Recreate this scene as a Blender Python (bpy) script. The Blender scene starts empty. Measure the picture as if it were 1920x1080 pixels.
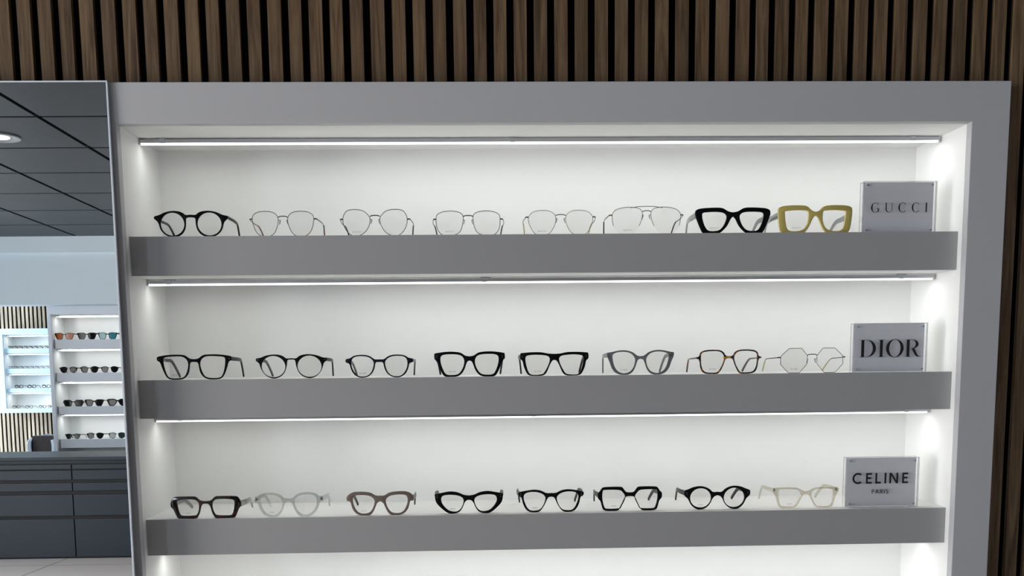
import bpy, bmesh, math, random
from mathutils import Vector, Matrix
random.seed(7)
S = bpy.context.scene
C = S.collection
# ------------------------------------------------------------------ camera, world, exposure, lights
EYE = 1.18            # height of the lens above the floor
F = 1990.0            # focal length in pixels of the 1920 wide frame
CAMD = 2.2            # metres from lens to the front of the display cabinet
PX, PY = 974.115, 938.058
RX, RY, RZ = 0.1355, -0.0339, -0.0149
cam_pos = Vector((0, -CAMD, EYE))
_R = Matrix.Rotation(RZ, 3, 'Z') @ Matrix.Rotation(RY, 3, 'Y') @ Matrix.Rotation(RX, 3, 'X')
_B = Matrix(((1, 0, 0), (0, 0, -1), (0, 1, 0)))
WC = _R @ _B          # world -> (right, down, forward)
right, down, fwd = WC[0], WC[1], WC[2]
cd = bpy.data.cameras.new('camera')
cam = bpy.data.objects.new('camera', cd); C.objects.link(cam)
cam.matrix_world = Matrix(((right.x, -down.x, -fwd.x, cam_pos.x), (right.y, -down.y, -fwd.y, cam_pos.y),
                           (right.z, -down.z, -fwd.z, cam_pos.z), (0, 0, 0, 1)))
cd.sensor_width = 36; cd.lens = F / 1920 * 36
cd.shift_x = (960 - PX) / 1920; cd.shift_y = (PY - 540) / 1920
cd.clip_start = 0.05
S.camera = cam
S.view_settings.view_transform = 'Standard'; S.view_settings.look = 'None'
S.view_settings.gamma = 1; S.view_settings.use_curve_mapping = False
S.view_settings.exposure = 0.0
w = bpy.data.worlds.new('world'); S.world = w; w.use_nodes = True
w.node_tree.nodes['Background'].inputs[0].default_value = (0.62, 0.78, 1.0, 1)
w.node_tree.nodes['Background'].inputs[1].default_value = 1.0

def area(name, loc, direction, sx, sy, energy, color, spread=180, invisible=False):
    l = bpy.data.lights.new(name, 'AREA'); l.shape = 'RECTANGLE'; l.size = sx; l.size_y = sy
    l.energy = energy; l.color = color; l.spread = math.radians(spread)
    o = bpy.data.objects.new(name, l); C.objects.link(o); o.location = loc
    o.rotation_euler = Vector(direction).to_track_quat('-Z', 'Y').to_euler()
    return o
# daylight entering by the shop window in the left wall; bay and side lights are added to brighten the far end
area('window_daylight', (-4.85, -2.1, 1.45), (1, 0, 0), 2.0, 2.7, 240, (1.0, 0.985, 0.965))
area('bay_fill_light', (-7.2, -8.2, 1.5), (1, 0.0, -0.05), 1.7, 2.4, 260, (0.76, 0.89, 1.0))
area('side_fill_light', (-6.85, -5.2, 1.4), (1, -0.1, 0.05), 1.7, 1.5, 70, (0.72, 0.86, 1.0))
LEDCOL = (0.985, 1.0, 0.955)
LEDPOWER = .96

def ray(px, py):
    c = Vector(((px - PX) / F, (py - PY) / F, 1))
    return (WC.transposed() @ c).normalized()
def W(px, py, Y):
    d = ray(px, py); t = (Y - cam_pos.y) / d.y
    return cam_pos + d * t
# the leaning mirror: its normal sends the room's long axis to where the photograph shows it
_v = ray(930, 735)
MN = (Vector((0, -1, 0)) - _v).normalized()
MP = Vector((-0.7237, -0.008, EYE + 0.5398))
def M(px, py, Y):
    d = ray(px, py); t = (MP - cam_pos).dot(MN) / d.dot(MN)
    p = cam_pos + d * t; r = d - 2 * d.dot(MN) * MN
    return p + r * ((Y - p.y) / r.y)

# ------------------------------------------------------------------ helpers
def obj(name, me, mat=None, parent=None, loc=None):
    o = bpy.data.objects.new(name, me); C.objects.link(o)
    if mat is not None:
        me.materials.clear(); me.materials.append(mat)
    if parent is not None: o.parent = parent
    if loc is not None: o.location = loc
    return o
def tag(o, label, cat, group=None):
    o['label'] = label; o['category'] = cat
    if group: o['group'] = group
    return o
def thing(name, label, cat, loc=(0, 0, 0), rz=0, group=None):
    o = bpy.data.objects.new(name, None); C.objects.link(o); o.empty_display_size = 0.05
    o.location = loc; o.rotation_euler = (0, 0, rz)
    return tag(o, label, cat, group)
def struct(o): o['kind'] = 'structure'; return o
def smooth(me, ang=40):
    bm = bmesh.new(); bm.from_mesh(me)
    for f in bm.faces: f.smooth = True
    for e in bm.edges:
        if len(e.link_faces) != 2 or e.calc_face_angle(0) > math.radians(ang): e.smooth = False
    bm.to_mesh(me); bm.free()
class MB:
    def __init__(s): s.bm = bmesh.new()
    def box(s, a, b, bev=0):
        x0, y0, z0 = [min(p, q) for p, q in zip(a, b)]; x1, y1, z1 = [max(p, q) for p, q in zip(a, b)]
        v = [s.bm.verts.new(p) for p in ((x0,y0,z0),(x1,y0,z0),(x1,y1,z0),(x0,y1,z0),(x0,y0,z1),(x1,y0,z1),(x1,y1,z1),(x0,y1,z1))]
        fs = [s.bm.faces.new([v[i] for i in f]) for f in ((0,3,2,1),(4,5,6,7),(0,1,5,4),(1,2,6,5),(2,3,7,6),(3,0,4,7))]
        if bev:
            es = set(e for f in fs for e in f.edges)
            bmesh.ops.bevel(s.bm, geom=list(es), offset=bev, segments=2, affect='EDGES', profile=0.6)
        return s
    def quad(s, *ps):
        s.bm.faces.new([s.bm.verts.new(p) for p in ps]); return s
    def sweep(s, pts, secs, n=8, cyclic=False, up=None, square=False):
        """pts: path; secs: (half width sideways, half height) for every point."""
        pts = [Vector(p) for p in pts]; N = len(pts); rings = []
        if not isinstance(secs, list): secs = [secs] * N
        prev = None
        for i, p in enumerate(pts):
            if cyclic: t = (pts[(i + 1) % N] - pts[i - 1]).normalized()
            else: t = (pts[min(i + 1, N - 1)] - pts[max(i - 1, 0)]).normalized()
            if up is not None: u = Vector(up)
            elif prev is None: u = Vector((0, 0, 1)) if abs(t.z) < .9 else Vector((0, 1, 0))
            else: u = prev
            u = (u - t * u.dot(t)).normalized(); prev = u
            a = t.cross(u); hw, hh = secs[i]
            if square:
                k = 0.72
                ang = [(k,1),(1,k),(1,-k),(k,-1),(-k,-1),(-1,-k),(-1,k),(-k,1)]
                rings.append([s.bm.verts.new(p + a * (x * hw) + u * (y * hh)) for x, y in ang])
            else:
                rings.append([s.bm.verts.new(p + a * (math.cos(2*math.pi*k/n) * hw) + u * (math.sin(2*math.pi*k/n) * hh)) for k in range(n)])
        m = len(rings[0])
        for i in range(N if cyclic else N - 1):
            A, B = rings[i], rings[(i + 1) % N]
            for k in range(m): s.bm.faces.new((A[k], A[(k+1) % m], B[(k+1) % m], B[k]))
        if not cyclic:
            s.bm.faces.new(rings[0][::-1]); s.bm.faces.new(rings[-1])
        return s
    def cyl(s, a, b, r, n=16, r2=None):
        r2 = r if r2 is None else r2
        return s.sweep([a, b], [(r, r), (r2, r2)], n)
    def mesh(s, name='m', sm=False):
        bmesh.ops.recalc_face_normals(s.bm, faces=s.bm.faces)
        me = bpy.data.meshes.new(name); s.bm.to_mesh(me); s.bm.free()
        if sm: smooth(me)
        return me
    def build(s, name, mat, parent=None, sm=False, loc=None):
        return obj(name, s.mesh(name, sm), mat, parent, loc)
def crom(pts, k=6, closed=True):
    n = len(pts); out = []
    for i in range(n if closed else n - 1):
        if closed: p = [pts[(i + j) % n] for j in (-1, 0, 1, 2)]
        else: p = [pts[max(0, min(n - 1, i + j))] for j in (-1, 0, 1, 2)]
        for s_ in range(k):
            t = s_ / k
            out.append(tuple(0.5 * ((2*p[1][d]) + (-p[0][d]+p[2][d])*t + (2*p[0][d]-5*p[1][d]+4*p[2][d]-p[3][d])*t*t + (-p[0][d]+3*p[1][d]-3*p[2][d]+p[3][d])*t**3) for d in (0, 1)))
    if not closed: out.append(tuple(pts[-1]))
    return out
def soften(pts, it=4, closed=True):
    for _ in range(it):
        n = len(pts); q = []
        for i in range(n):
            if not closed and i in (0, n - 1): q.append(pts[i]); continue
            a, b, c = pts[i - 1], pts[i], pts[(i + 1) % n]
            q.append(((a[0] + 2 * b[0] + c[0]) / 4, (a[1] + 2 * b[1] + c[1]) / 4))
        pts = q
    return pts
def inset(pts, d):
    n = len(pts); area_ = sum(pts[i][0] * pts[(i + 1) % n][1] - pts[(i + 1) % n][0] * pts[i][1] for i in range(n)); sg = 1 if area_ > 0 else -1; out = []
    for i in range(n):
        a, c = pts[i - 1], pts[(i + 1) % n]; dx, dy = c[0] - a[0], c[1] - a[1]; L = math.hypot(dx, dy) or 1
        out.append((pts[i][0] - sg * dy / L * d, pts[i][1] + sg * dx / L * d))
    return out
def plate(loops, thick, bev=0.0, bend=0.0, name='plate'):
    """filled outline with holes (x, z plane), given depth along y, edges rounded, gently curved"""
    cu = bpy.data.curves.new(name, 'CURVE'); cu.dimensions = '2D'; cu.fill_mode = 'BOTH'
    cu.extrude = max(thick / 2 - bev, 0.00001); cu.bevel_depth = bev; cu.bevel_resolution = 1; cu.offset = -bev
    for lp in loops:
        sp = cu.splines.new('POLY'); sp.points.add(len(lp) - 1)
        for q, (x, z) in zip(sp.points, lp): q.co = (x, z, 0, 1)
        sp.use_cyclic_u = True
    o = bpy.data.objects.new(name, cu); C.objects.link(o)
    dg = bpy.context.evaluated_depsgraph_get(); dg.update()
    me = bpy.data.meshes.new_from_object(o.evaluated_get(dg))
    bpy.data.objects.remove(o); bpy.data.curves.remove(cu)
    for v in me.vertices:
        x, z, y = v.co; v.co = (x, y + bend * x * x, z)
    bm = bmesh.new(); bm.from_mesh(me)
    bmesh.ops.remove_doubles(bm, verts=bm.verts, dist=1e-6)
    bmesh.ops.recalc_face_normals(bm, faces=bm.faces); bm.to_mesh(me); bm.free()
    smooth(me, 50); me.name = name
    return me
def textmesh(body, size, thick=0.0002, spacing=1.0):
    cu = bpy.data.curves.new('t', 'FONT'); cu.body = body; cu.size = size; cu.align_x = 'CENTER'
    cu.extrude = thick; cu.space_character = spacing; cu.resolution_u = 2
    o = bpy.data.objects.new('t', cu); C.objects.link(o)
    dg = bpy.context.evaluated_depsgraph_get(); dg.update()
    me = bpy.data.meshes.new_from_object(o.evaluated_get(dg))
    bpy.data.objects.remove(o); bpy.data.curves.remove(cu)
    for v in me.vertices:
        x, z, y = v.co; v.co = (x, -y, z)
    return me

# ------------------------------------------------------------------ materials
def srgb(r, g, b):
    f = lambda c: (c / 255 / 12.92) if c / 255 <= .04045 else ((c / 255 + .055) / 1.055) ** 2.4
    return (f(r), f(g), f(b), 1)
def nodes(name):
    m = bpy.data.materials.new(name); m.use_nodes = True; nt = m.node_tree
    return m, nt, nt.nodes['Principled BSDF']
def mat(name, col, rough=.5, metal=0, noise=0.0, scale=30, bump=0.0, spec=.5, coat=0):
    m, nt, b = nodes(name)
    b.inputs['Base Color'].default_value = col; b.inputs['Roughness'].default_value = rough
    b.inputs['Metallic'].default_value = metal; b.inputs['Specular IOR Level'].default_value = spec
    b.inputs['Coat Weight'].default_value = coat
    tc = nt.nodes.new('ShaderNodeTexCoord'); n = nt.nodes.new('ShaderNodeTexNoise')
    n.inputs['Scale'].default_value = scale; n.inputs['Detail'].default_value = 4
    nt.links.new(tc.outputs['Object'], n.inputs['Vector'])
    mx = nt.nodes.new('ShaderNodeMix'); mx.data_type = 'RGBA'; mx.blend_type = 'MIX'
    mx.inputs['A'].default_value = tuple(c * (1 - noise) for c in col[:3]) + (1,)
    mx.inputs['B'].default_value = tuple(min(1, c * (1 + noise)) for c in col[:3]) + (1,)
    nt.links.new(n.outputs['Fac'], mx.inputs['Factor']); nt.links.new(mx.outputs['Result'], b.inputs['Base Color'])
    if bump:
        bp = nt.nodes.new('ShaderNodeBump'); bp.inputs['Strength'].default_value = bump; bp.inputs['Distance'].default_value = 0.001
        nt.links.new(n.outputs['Fac'], bp.inputs['Height']); nt.links.new(bp.outputs['Normal'], b.inputs['Normal'])
    return m
def clear(name, tint=(1, 1, 1), gloss=0.06, body=0.0, body_col=(1, 1, 1, 1), rough=0.02, ior=1.48):
    """clear plastic: lets light straight through, reflects by angle, optionally a milky body"""
    m = bpy.data.materials.new(name); m.use_nodes = True; nt = m.node_tree; nt.nodes.clear()
    out = nt.nodes.new('ShaderNodeOutputMaterial'); tr = nt.nodes.new('ShaderNodeBsdfTransparent')
    gl = nt.nodes.new('ShaderNodeBsdfGlossy'); mx = nt.nodes.new('ShaderNodeMixShader'); lw = nt.nodes.new('ShaderNodeFresnel')
    ge = nt.nodes.new('ShaderNodeNewGeometry'); io = nt.nodes.new('ShaderNodeMapRange')   # same reflectance on both faces of a thin sheet
    io.inputs['To Min'].default_value = ior; io.inputs['To Max'].default_value = 1 / ior
    nt.links.new(ge.outputs['Backfacing'], io.inputs['Value']); nt.links.new(io.outputs[0], lw.inputs['IOR'])
    mul = nt.nodes.new('ShaderNodeMath'); mul.operation = 'MULTIPLY_ADD'; mul.inputs[1].default_value = 1.0; mul.inputs[2].default_value = gloss - 0.04; mul.use_clamp = True
    tr.inputs[0].default_value = (*tint, 1); gl.inputs['Roughness'].default_value = rough
    df = nt.nodes.new('ShaderNodeBsdfDiffuse'); df.inputs[0].default_value = body_col
    m2 = nt.nodes.new('ShaderNodeMixShader'); m2.inputs[0].default_value = body
    nt.links.new(tr.outputs[0], m2.inputs[1]); nt.links.new(df.outputs[0], m2.inputs[2])
    nt.links.new(lw.outputs[0], mul.inputs[0]); nt.links.new(mul.outputs[0], mx.inputs[0])
    nt.links.new(m2.outputs[0], mx.inputs[1]); nt.links.new(gl.outputs[0], mx.inputs[2])
    nt.links.new(mx.outputs[0], out.inputs[0])
    return m
def emit(name, col, s):
    m, nt, b = nodes(name)
    b.inputs['Base Color'].default_value = col; b.inputs['Emission Color'].default_value = col; b.inputs['Emission Strength'].default_value = s
    return m
def tortoise(name, a, b_, scale=90, thr=.5):
    m, nt, b = nodes(name); tc = nt.nodes.new('ShaderNodeTexCoord'); n = nt.nodes.new('ShaderNodeTexNoise')
    n.inputs['Scale'].default_value = scale; n.inputs['Detail'].default_value = 2
    r = nt.nodes.new('ShaderNodeValToRGB'); r.color_ramp.elements[0].position = thr - .06; r.color_ramp.elements[1].position = thr + .08
    r.color_ramp.elements[0].color = a; r.color_ramp.elements[1].color = b_
    nt.links.new(tc.outputs['Object'], n.inputs['Vector']); nt.links.new(n.outputs['Fac'], r.inputs[0]); nt.links.new(r.outputs[0], b.inputs['Base Color'])
    b.inputs['Roughness'].default_value = .15
    return m
def wood(name, dark, light, attr=True):
    m, nt, b = nodes(name); L = nt.links
    tc = nt.nodes.new('ShaderNodeTexCoord'); at = nt.nodes.new('ShaderNodeAttribute'); at.attribute_name = 'rnd'
    mp = nt.nodes.new('ShaderNodeMapping'); mp.inputs['Scale'].default_value = (60, 60, 3.2)
    ad = nt.nodes.new('ShaderNodeVectorMath'); ad.operation = 'MULTIPLY_ADD'; ad.inputs[1].default_value = (3.1, 7.7, 9.3)
    L.new(at.outputs['Color'], ad.inputs[0]); L.new(tc.outputs['Object'], mp.inputs['Vector']); L.new(mp.outputs[0], ad.inputs[2])
    n = nt.nodes.new('ShaderNodeTexNoise'); n.inputs['Scale'].default_value = 1.0; n.inputs['Detail'].default_value = 6; n.inputs['Distortion'].default_value = 1.6
    n2 = nt.nodes.new('ShaderNodeTexNoise'); n2.inputs['Scale'].default_value = 6.0; n2.inputs['Detail'].default_value = 3
    L.new(ad.outputs[0], n.inputs['Vector']); L.new(ad.outputs[0], n2.inputs['Vector'])
    mx0 = nt.nodes.new('ShaderNodeMath'); mx0.operation = 'MULTIPLY_ADD'; mx0.inputs[1].default_value = .35
    L.new(n2.outputs['Fac'], mx0.inputs[0]); L.new(n.outputs['Fac'], mx0.inputs[2])
    r = nt.nodes.new('ShaderNodeValToRGB'); r.color_ramp.elements[0].position = .45; r.color_ramp.elements[1].position = .9
    r.color_ramp.elements[0].color = dark; r.color_ramp.elements[1].color = light
    L.new(mx0.outputs[0], r.inputs[0])
    hs = nt.nodes.new('ShaderNodeHueSaturation'); sc = nt.nodes.new('ShaderNodeMapRange')
    sc.inputs['To Min'].default_value = .82; sc.inputs['To Max'].default_value = 1.15
    L.new(at.outputs['Fac'], sc.inputs['Value']); L.new(sc.outputs[0], hs.inputs['Value']); L.new(r.outputs[0], hs.inputs['Color'])
    L.new(hs.outputs[0], b.inputs['Base Color']); b.inputs['Roughness'].default_value = .62; b.inputs['Specular IOR Level'].default_value = .25
    return m
white = mat('white_lacquer', (0.80, 0.80, 0.79, 1), .55, noise=.012, scale=9, spec=.3)
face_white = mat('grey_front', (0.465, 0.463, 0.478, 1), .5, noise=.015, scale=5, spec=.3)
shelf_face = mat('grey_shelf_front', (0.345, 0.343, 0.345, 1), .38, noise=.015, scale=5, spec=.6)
far_face = mat('white_far_front', (0.62, 0.66, 0.72, 1), .5, noise=.015, scale=5, spec=.3)
wall_paint = mat('wall_paint', (0.72, 0.75, 0.78, 1), .8, noise=.02, scale=4)
felt = mat('black_felt', (0.004, 0.004, 0.005, 1), .95, noise=.3, scale=200, spec=.05)
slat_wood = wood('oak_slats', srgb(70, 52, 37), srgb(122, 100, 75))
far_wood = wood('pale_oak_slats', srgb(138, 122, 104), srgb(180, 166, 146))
ceil_metal = mat('grey_ceiling_tile', srgb(38, 41, 44), .42, noise=.03, scale=3, spec=.32)
floor_m = mat('pale_floor_tile', srgb(236, 228, 226), .45, noise=.03, scale=5)
joint = mat('floor_joint', srgb(105, 100, 102), .8)
desk_m = mat('slate_laminate', srgb(32, 44, 54), .5, noise=.05, scale=4, spec=.25)
desk_dark = mat('slate_gap', srgb(6, 8, 11), .7)
alu = mat('aluminium', srgb(190, 192, 196), .28, metal=1, noise=.02)
silver_edge = mat('polished_edge', srgb(215, 222, 232), .35, metal=0, noise=.02)
black = mat('black_acetate', (0.004, 0.004, 0.005, 1), .3, noise=.1, spec=.10)
blackm = mat('black_metal', (0.02, 0.018, 0.018, 1), .3, metal=.6, noise=.1)
navy = mat('dark_navy_acetate', (0.006, 0.008, 0.013, 1), .25, noise=.1, spec=.25)
gunm = mat('gunmetal_wire', srgb(30, 30, 32), .4, metal=0, noise=.05)
goldm = mat('pale_gold_wire', srgb(66, 60, 50), .4, metal=0, noise=.05)
goldtip = mat('yellow_tip', srgb(170, 160, 118), .3, noise=.05)
redtip = tortoise('red_brown_tip', srgb(40, 12, 8), srgb(120, 42, 22), 200)
olive = mat('olive_acetate', srgb(188, 170, 98), .25, noise=.07, scale=60)
greyc = clear('smoke_grey_acetate', (.42, .44, .46), .06, .38, srgb(96, 100, 104))
taupe = mat('taupe_acetate', srgb(112, 98, 90), .2, noise=.12, scale=120)
crystal = clear('crystal_acetate', (.84, .86, .85), .10, .09, srgb(186, 192, 188))
cream = clear('champagne_acetate', (.90, .87, .80), .10, .13, srgb(214, 202, 182))
smoke = clear('clear_grey_temple', (.60, .61, .62), .12, .25, srgb(120, 122, 124))
tort = tortoise('tortoise_acetate', (0.008, 0.004, 0.003, 1), srgb(150, 84, 20), 130, .58)
dtort = tortoise('dark_tortoise_acetate', (0.006, 0.003, 0.003, 1), srgb(84, 30, 14), 110, .60)
honey = mat('honey_acetate', srgb(190, 130, 30), .2, noise=.1)
lens_m = clear('demo_lens', (.988, .986, .983), .042)
lens_s = clear('dark_lens', (.05, .055, .06), .04, .85, (0.008, 0.01, 0.011, 1), .08, 1.26)
lens_o = clear('orange_mirror_lens', (.35, .10, .01), .05, .9, srgb(172, 84, 14), .15, 1.3)
lens_t = clear('teal_mirror_lens', (.05, .2, .2), .05, .7, srgb(60, 150, 160), .15, 1.3)
lens_g = clear('grey_lens', (.2, .22, .22), .05, .6, srgb(70, 82, 82), .1, 1.3)
lens_b = clear('blue_mirror_lens', (.05, .1, .5), .10, .8, srgb(40, 70, 190), .15, 1.3)
pad_m = clear('nose_pad_silicone', (.8, .8, .8), .1, .3, srgb(150, 150, 145))
ink = mat('grey_ink', srgb(70, 70, 72), .6)
acrylic = clear('acrylic_block', (.985, .988, .99), .045)
acr_edge = clear('acrylic_edge_glint', (.78, .80, .82), .12, .35, srgb(215, 218, 222), .1)  # milky white that paints the bright highlights along the acrylic edges
card = mat('silver_card', (.74, .73, .77, 1), .5, metal=0, noise=.05, scale=160, bump=.15)
letter = mat('black_lettering', (0.003, 0.003, 0.004, 1), .5)
led_on = emit('led_diffuser', (1, 1, .98, 1), 2.6)
down_on = emit('downlight_glow', (1, .93, .8, 1), 3.0)
m_mirror = bpy.data.materials.new('mirror_silver'); m_mirror.use_nodes = True
_nt = m_mirror.node_tree; _b = _nt.nodes['Principled BSDF']
_b.inputs['Metallic'].default_value = 1; _b.inputs['Roughness'].default_value = 0.0; _b.inputs['Base Color'].default_value = (0.93, 0.955, 0.965, 1)

def Z(z): return EYE + z
# measured cabinet (metres, front plane y = 0)
oL, oR, cR, mL = -0.7128, 1.0003, 1.0781, -0.7237
cL = -0.7900
zT, oT = Z(.5398), Z(.4608)
SH = [(Z(.2482), Z(.1694)), (Z(-.0428), Z(-.1224)), (Z(-.3356), Z(-.4122))]
dS, dL, dB = .0411, .1446, .2757
zB, oB = Z(-.80), Z(-.72)
HEAD = -6.12
HC = M(100, 443, HEAD).z

# ------------------------------------------------------------------ room shell
ROOM_L, ROOM_R, FAR = -7.3, 3.6, -9.8
# back wall (behind the display): black backing cut out around cabinet and mirror, oak slats on it
WY = 0.052
b = MB()
b.box((ROOM_L, WY, zT), (ROOM_R, WY + .04, HC)); b.box((cR, WY, 0), (ROOM_R, WY + .04, zT)); b.box((ROOM_L, WY, 0), (cL - .001, WY + .04, zT))
b.box((cL, WY, 0), (cR, WY + .04, zB))
wall_back = struct(b.build('wall_back', felt))
gaps = [15,54.5,94,132.5,173.5,213.7,253,291.5,331.5,370,408.5,447.5,486,525.5,563.5,603,641,679,720,759,797,835,873.5,911,949,987,1025.5,1064,1102,1140,1177.5,1215.5,1254,1292,1330,1368,1406,1442,1480,1516,1554,1591.5,1628.5,1665.5,1702.5,1740,1777,1814.5,1852,1889]
gx = [W(p, 0, .040).x for p in gaps]          # left edges of the dark gaps between slats
pitch = (gx[-1] - gx[0]) / (len(gx) - 1)
while gx[0] > -1.9: gx.insert(0, gx[0] - pitch)
while gx[-1] < 2.0: gx.append(gx[-1] + pitch)
bm = bmesh.new(); lay = bm.faces.layers.float.new('rnd')
def slat(bm, lay, x0, x1, y0, y1, z0, z1, r):
    n0 = len(bm.faces); t = MB.__new__(MB); t.bm = bm
    t.box((x0, y0, z0), (x1, y1, z1)); bm.faces.ensure_lookup_table()
    for f in bm.faces[n0:]: f[lay] = r
GAP = 0.0150
for i in range(len(gx) - 1):
    x0, x1 = gx[i] + GAP, gx[i + 1]
    r = random.random()
    z0 = zT + .006
    if x0 > cR + .002: z0 = .02
    elif x1 > cR + .002:
        slat(bm, lay, x0, x1, .040, WY, zT + .006, HC, r); slat(bm, lay, cR + .003, x1, .040, WY, .02, zT + .006, r); continue
    slat(bm, lay, x0, x1, .040, WY, z0, HC, r)
me = bpy.data.meshes.new('slats'); bmesh.ops.recalc_face_normals(bm, faces=bm.faces); bm.to_mesh(me); bm.free()
obj('slats', me, slat_wood, wall_back)
# side walls
struct(MB().box((ROOM_R, FAR, 0), (ROOM_R + .1, WY, HC)).build('wall_right', wall_paint))
b = MB(); WX = ROOM_L
b.box((-5.0, -.7, 0), (-4.9, WY, HC)); b.box((-5.0, -4.45, 0), (-4.9, -.7, .4)); b.box((-5.0, -4.45, 2.45), (-4.9, -.7, HC)); b.box((-5.0, -4.6, 0), (-4.9, -4.45, HC))
b.box((ROOM_L - .1, -4.7, 0), (-5.0, -4.6, HC)); b.box((ROOM_L - .1, FAR, 0), (ROOM_L, -4.7, HC))
struct(b.build('wall_left', wall_paint))
b = MB()
for y in (-.7, -1.95, -3.2, -4.45): b.box((-4.98, y - .03, .4), (-4.92, y + .03, 2.45))
for z in (.4, 2.42): b.box((-4.98, -4.45, z), (-4.92, -.7, z + .05))
win = struct(b.build('window_1', white))
# floor with joints
fl = struct(MB().box((ROOM_L, FAR, -.05), (ROOM_R, WY, 0)).build('floor', floor_m))
b = MB()
for i in range(-14, 26):
    x = M(105, 1070, -4.95).x - .0 + i * .9
    if x < ROOM_L or x > ROOM_R: continue
    b.box((x, FAR, 0), (x + .004, WY, .0006))
for i in range(0, 12): b.box((ROOM_L, -i * .9 - .35, 0), (ROOM_R, -i * .9 - .346, .0006))
b.build('joints', joint, fl)
# ceiling: 600 mm metal tiles with open dark joints, on a dark slab
ce = struct(MB().box((ROOM_L, FAR, HC + .12), (ROOM_R, WY, HC + .2)).build('ceiling', felt))
def Mz(px, py, Zp):
    d = ray(px, py); t_ = (MP - cam_pos).dot(MN) / d.dot(MN); p = cam_pos + d * t_; r = d - 2 * d.dot(MN) * MN
    return p + r * ((Zp - p.z) / r.z)
TPY = (Mz(100, 220, HC).y - Mz(100, 422, HC).y) / 5
TPX = (M(145, 443, HEAD).x - M(294, 443, HEAD).x); TPX = abs(TPX)
print('TILE', TPX, TPY, HC)
tile_y0 = Mz(100, 220, HC).y + 4 * TPY
x_ref = M(145, 443, HEAD).x
b = MB()
for j in range(-1, 17):
    ya = tile_y0 - j * TPY; yb = ya - TPY + .022
    if yb > WY: continue
    ya = min(ya, WY - .001)
    if yb < HEAD + .0 and ya < HEAD: continue
    yb = max(yb, HEAD)
    for i in range(-11, 16):
        xa = x_ref + i * TPX; xb = xa + TPX - .022
        if xb < ROOM_L or xa > ROOM_R: continue
        b.box((max(xa, ROOM_L), yb, HC), (min(xb, ROOM_R), ya, HC + .03), .0)
b.build('ceiling_tiles', ceil_metal, ce)
MB().box((ROOM_L, FAR, HC), (ROOM_R, HEAD - .2, HC + .03)).build('bay_ceiling', wall_paint, ce)
# header beam across the room with a projecting cornice band
zc = M(100, 472, HEAD).z; zh = M(100, 571, HEAD - .04).z
b = MB(); b.box((ROOM_L, HEAD - .18, zh), (ROOM_R, HEAD - .035, HC)); b.box((ROOM_L, HEAD - .035, zc), (ROOM_R, HEAD, HC))
struct(b.build('trim_1', mat('header_paint', (.62, .71, .77, 1), .7, noise=.02, scale=4)))
# far wall with pale slats
wf = struct(MB().box((ROOM_L, FAR - .1, 0), (ROOM_R, FAR, HC)).build('wall_front', felt))
bm = bmesh.new(); lay = bm.faces.layers.float.new('rnd')
fp = abs(M(0, 600, FAR).x - M(80, 600, FAR).x) / 10.2
x = ROOM_L + .02
bc0, bc1 = M(1, 772, FAR).x - .12, M(95, 700, FAR).x + .6      # pale blue-lit cabinet, left to right in real space
for k in range(400):
    xa = x + k * fp
    if xa > -1.0: break
    slat(bm, lay, xa, xa + fp * .58, FAR, FAR + .012, 0, HC - .01, random.random())
me = bpy.data.meshes.new('far_slats'); bmesh.ops.recalc_face_normals(bm, faces=bm.faces); bm.to_mesh(me); bm.free()
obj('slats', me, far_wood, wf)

# ------------------------------------------------------------------ the display cabinet
cab = thing('display_cabinet', 'large white recessed wall cabinet with three lit shelves of clear eyeglasses', 'cabinet', (0, 0, zB))
def cz(p): return (p[0], p[1], p[2] - zB)
FT = .022
o_ = [(cL, 0), (cR, 0), (cR, zT - zB), (cL, zT - zB)]; h_ = [(oL, oB - zB), (oR, oB - zB), (oR, oT - zB), (oL, oT - zB)]
me = plate([o_, h_], FT, .0012, 0, 'face_frame')
for v in me.vertices: v.co.y += FT / 2
for p in me.polygons: p.use_smooth = False
obj('face_frame', me, face_white, cab)
T = .018
MB().box(cz((oL - T, FT, oB - T)), cz((oL, dB + T, oT + T))).build('side_panel', white, cab)
MB().box(cz((oR, FT, oB - T)), cz((oR + T, dB + T, oT + T))).build('side_panel', white, cab)
MB().box(cz((oL, FT, oT)), cz((oR, dB + T, oT + T))).build('top_panel', white, cab)
MB().box(cz((oL, FT, oB - T)), cz((oR, dB + T, oB))).build('bottom_panel', white, cab)
MB().box(cz((oL, dB, oB)), cz((oR, dB + T, oT))).build('back_panel', white, cab)
for t, bt in SH:
    sh_ = MB().box(cz((oL, dS + .0012, bt)), cz((oR, dB, t))).build('shelf', white, cab)
    MB().box(cz((oL, dS, bt)), cz((oR, dS + .0012, t))).build('front_edge', shelf_face, sh_)
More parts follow.
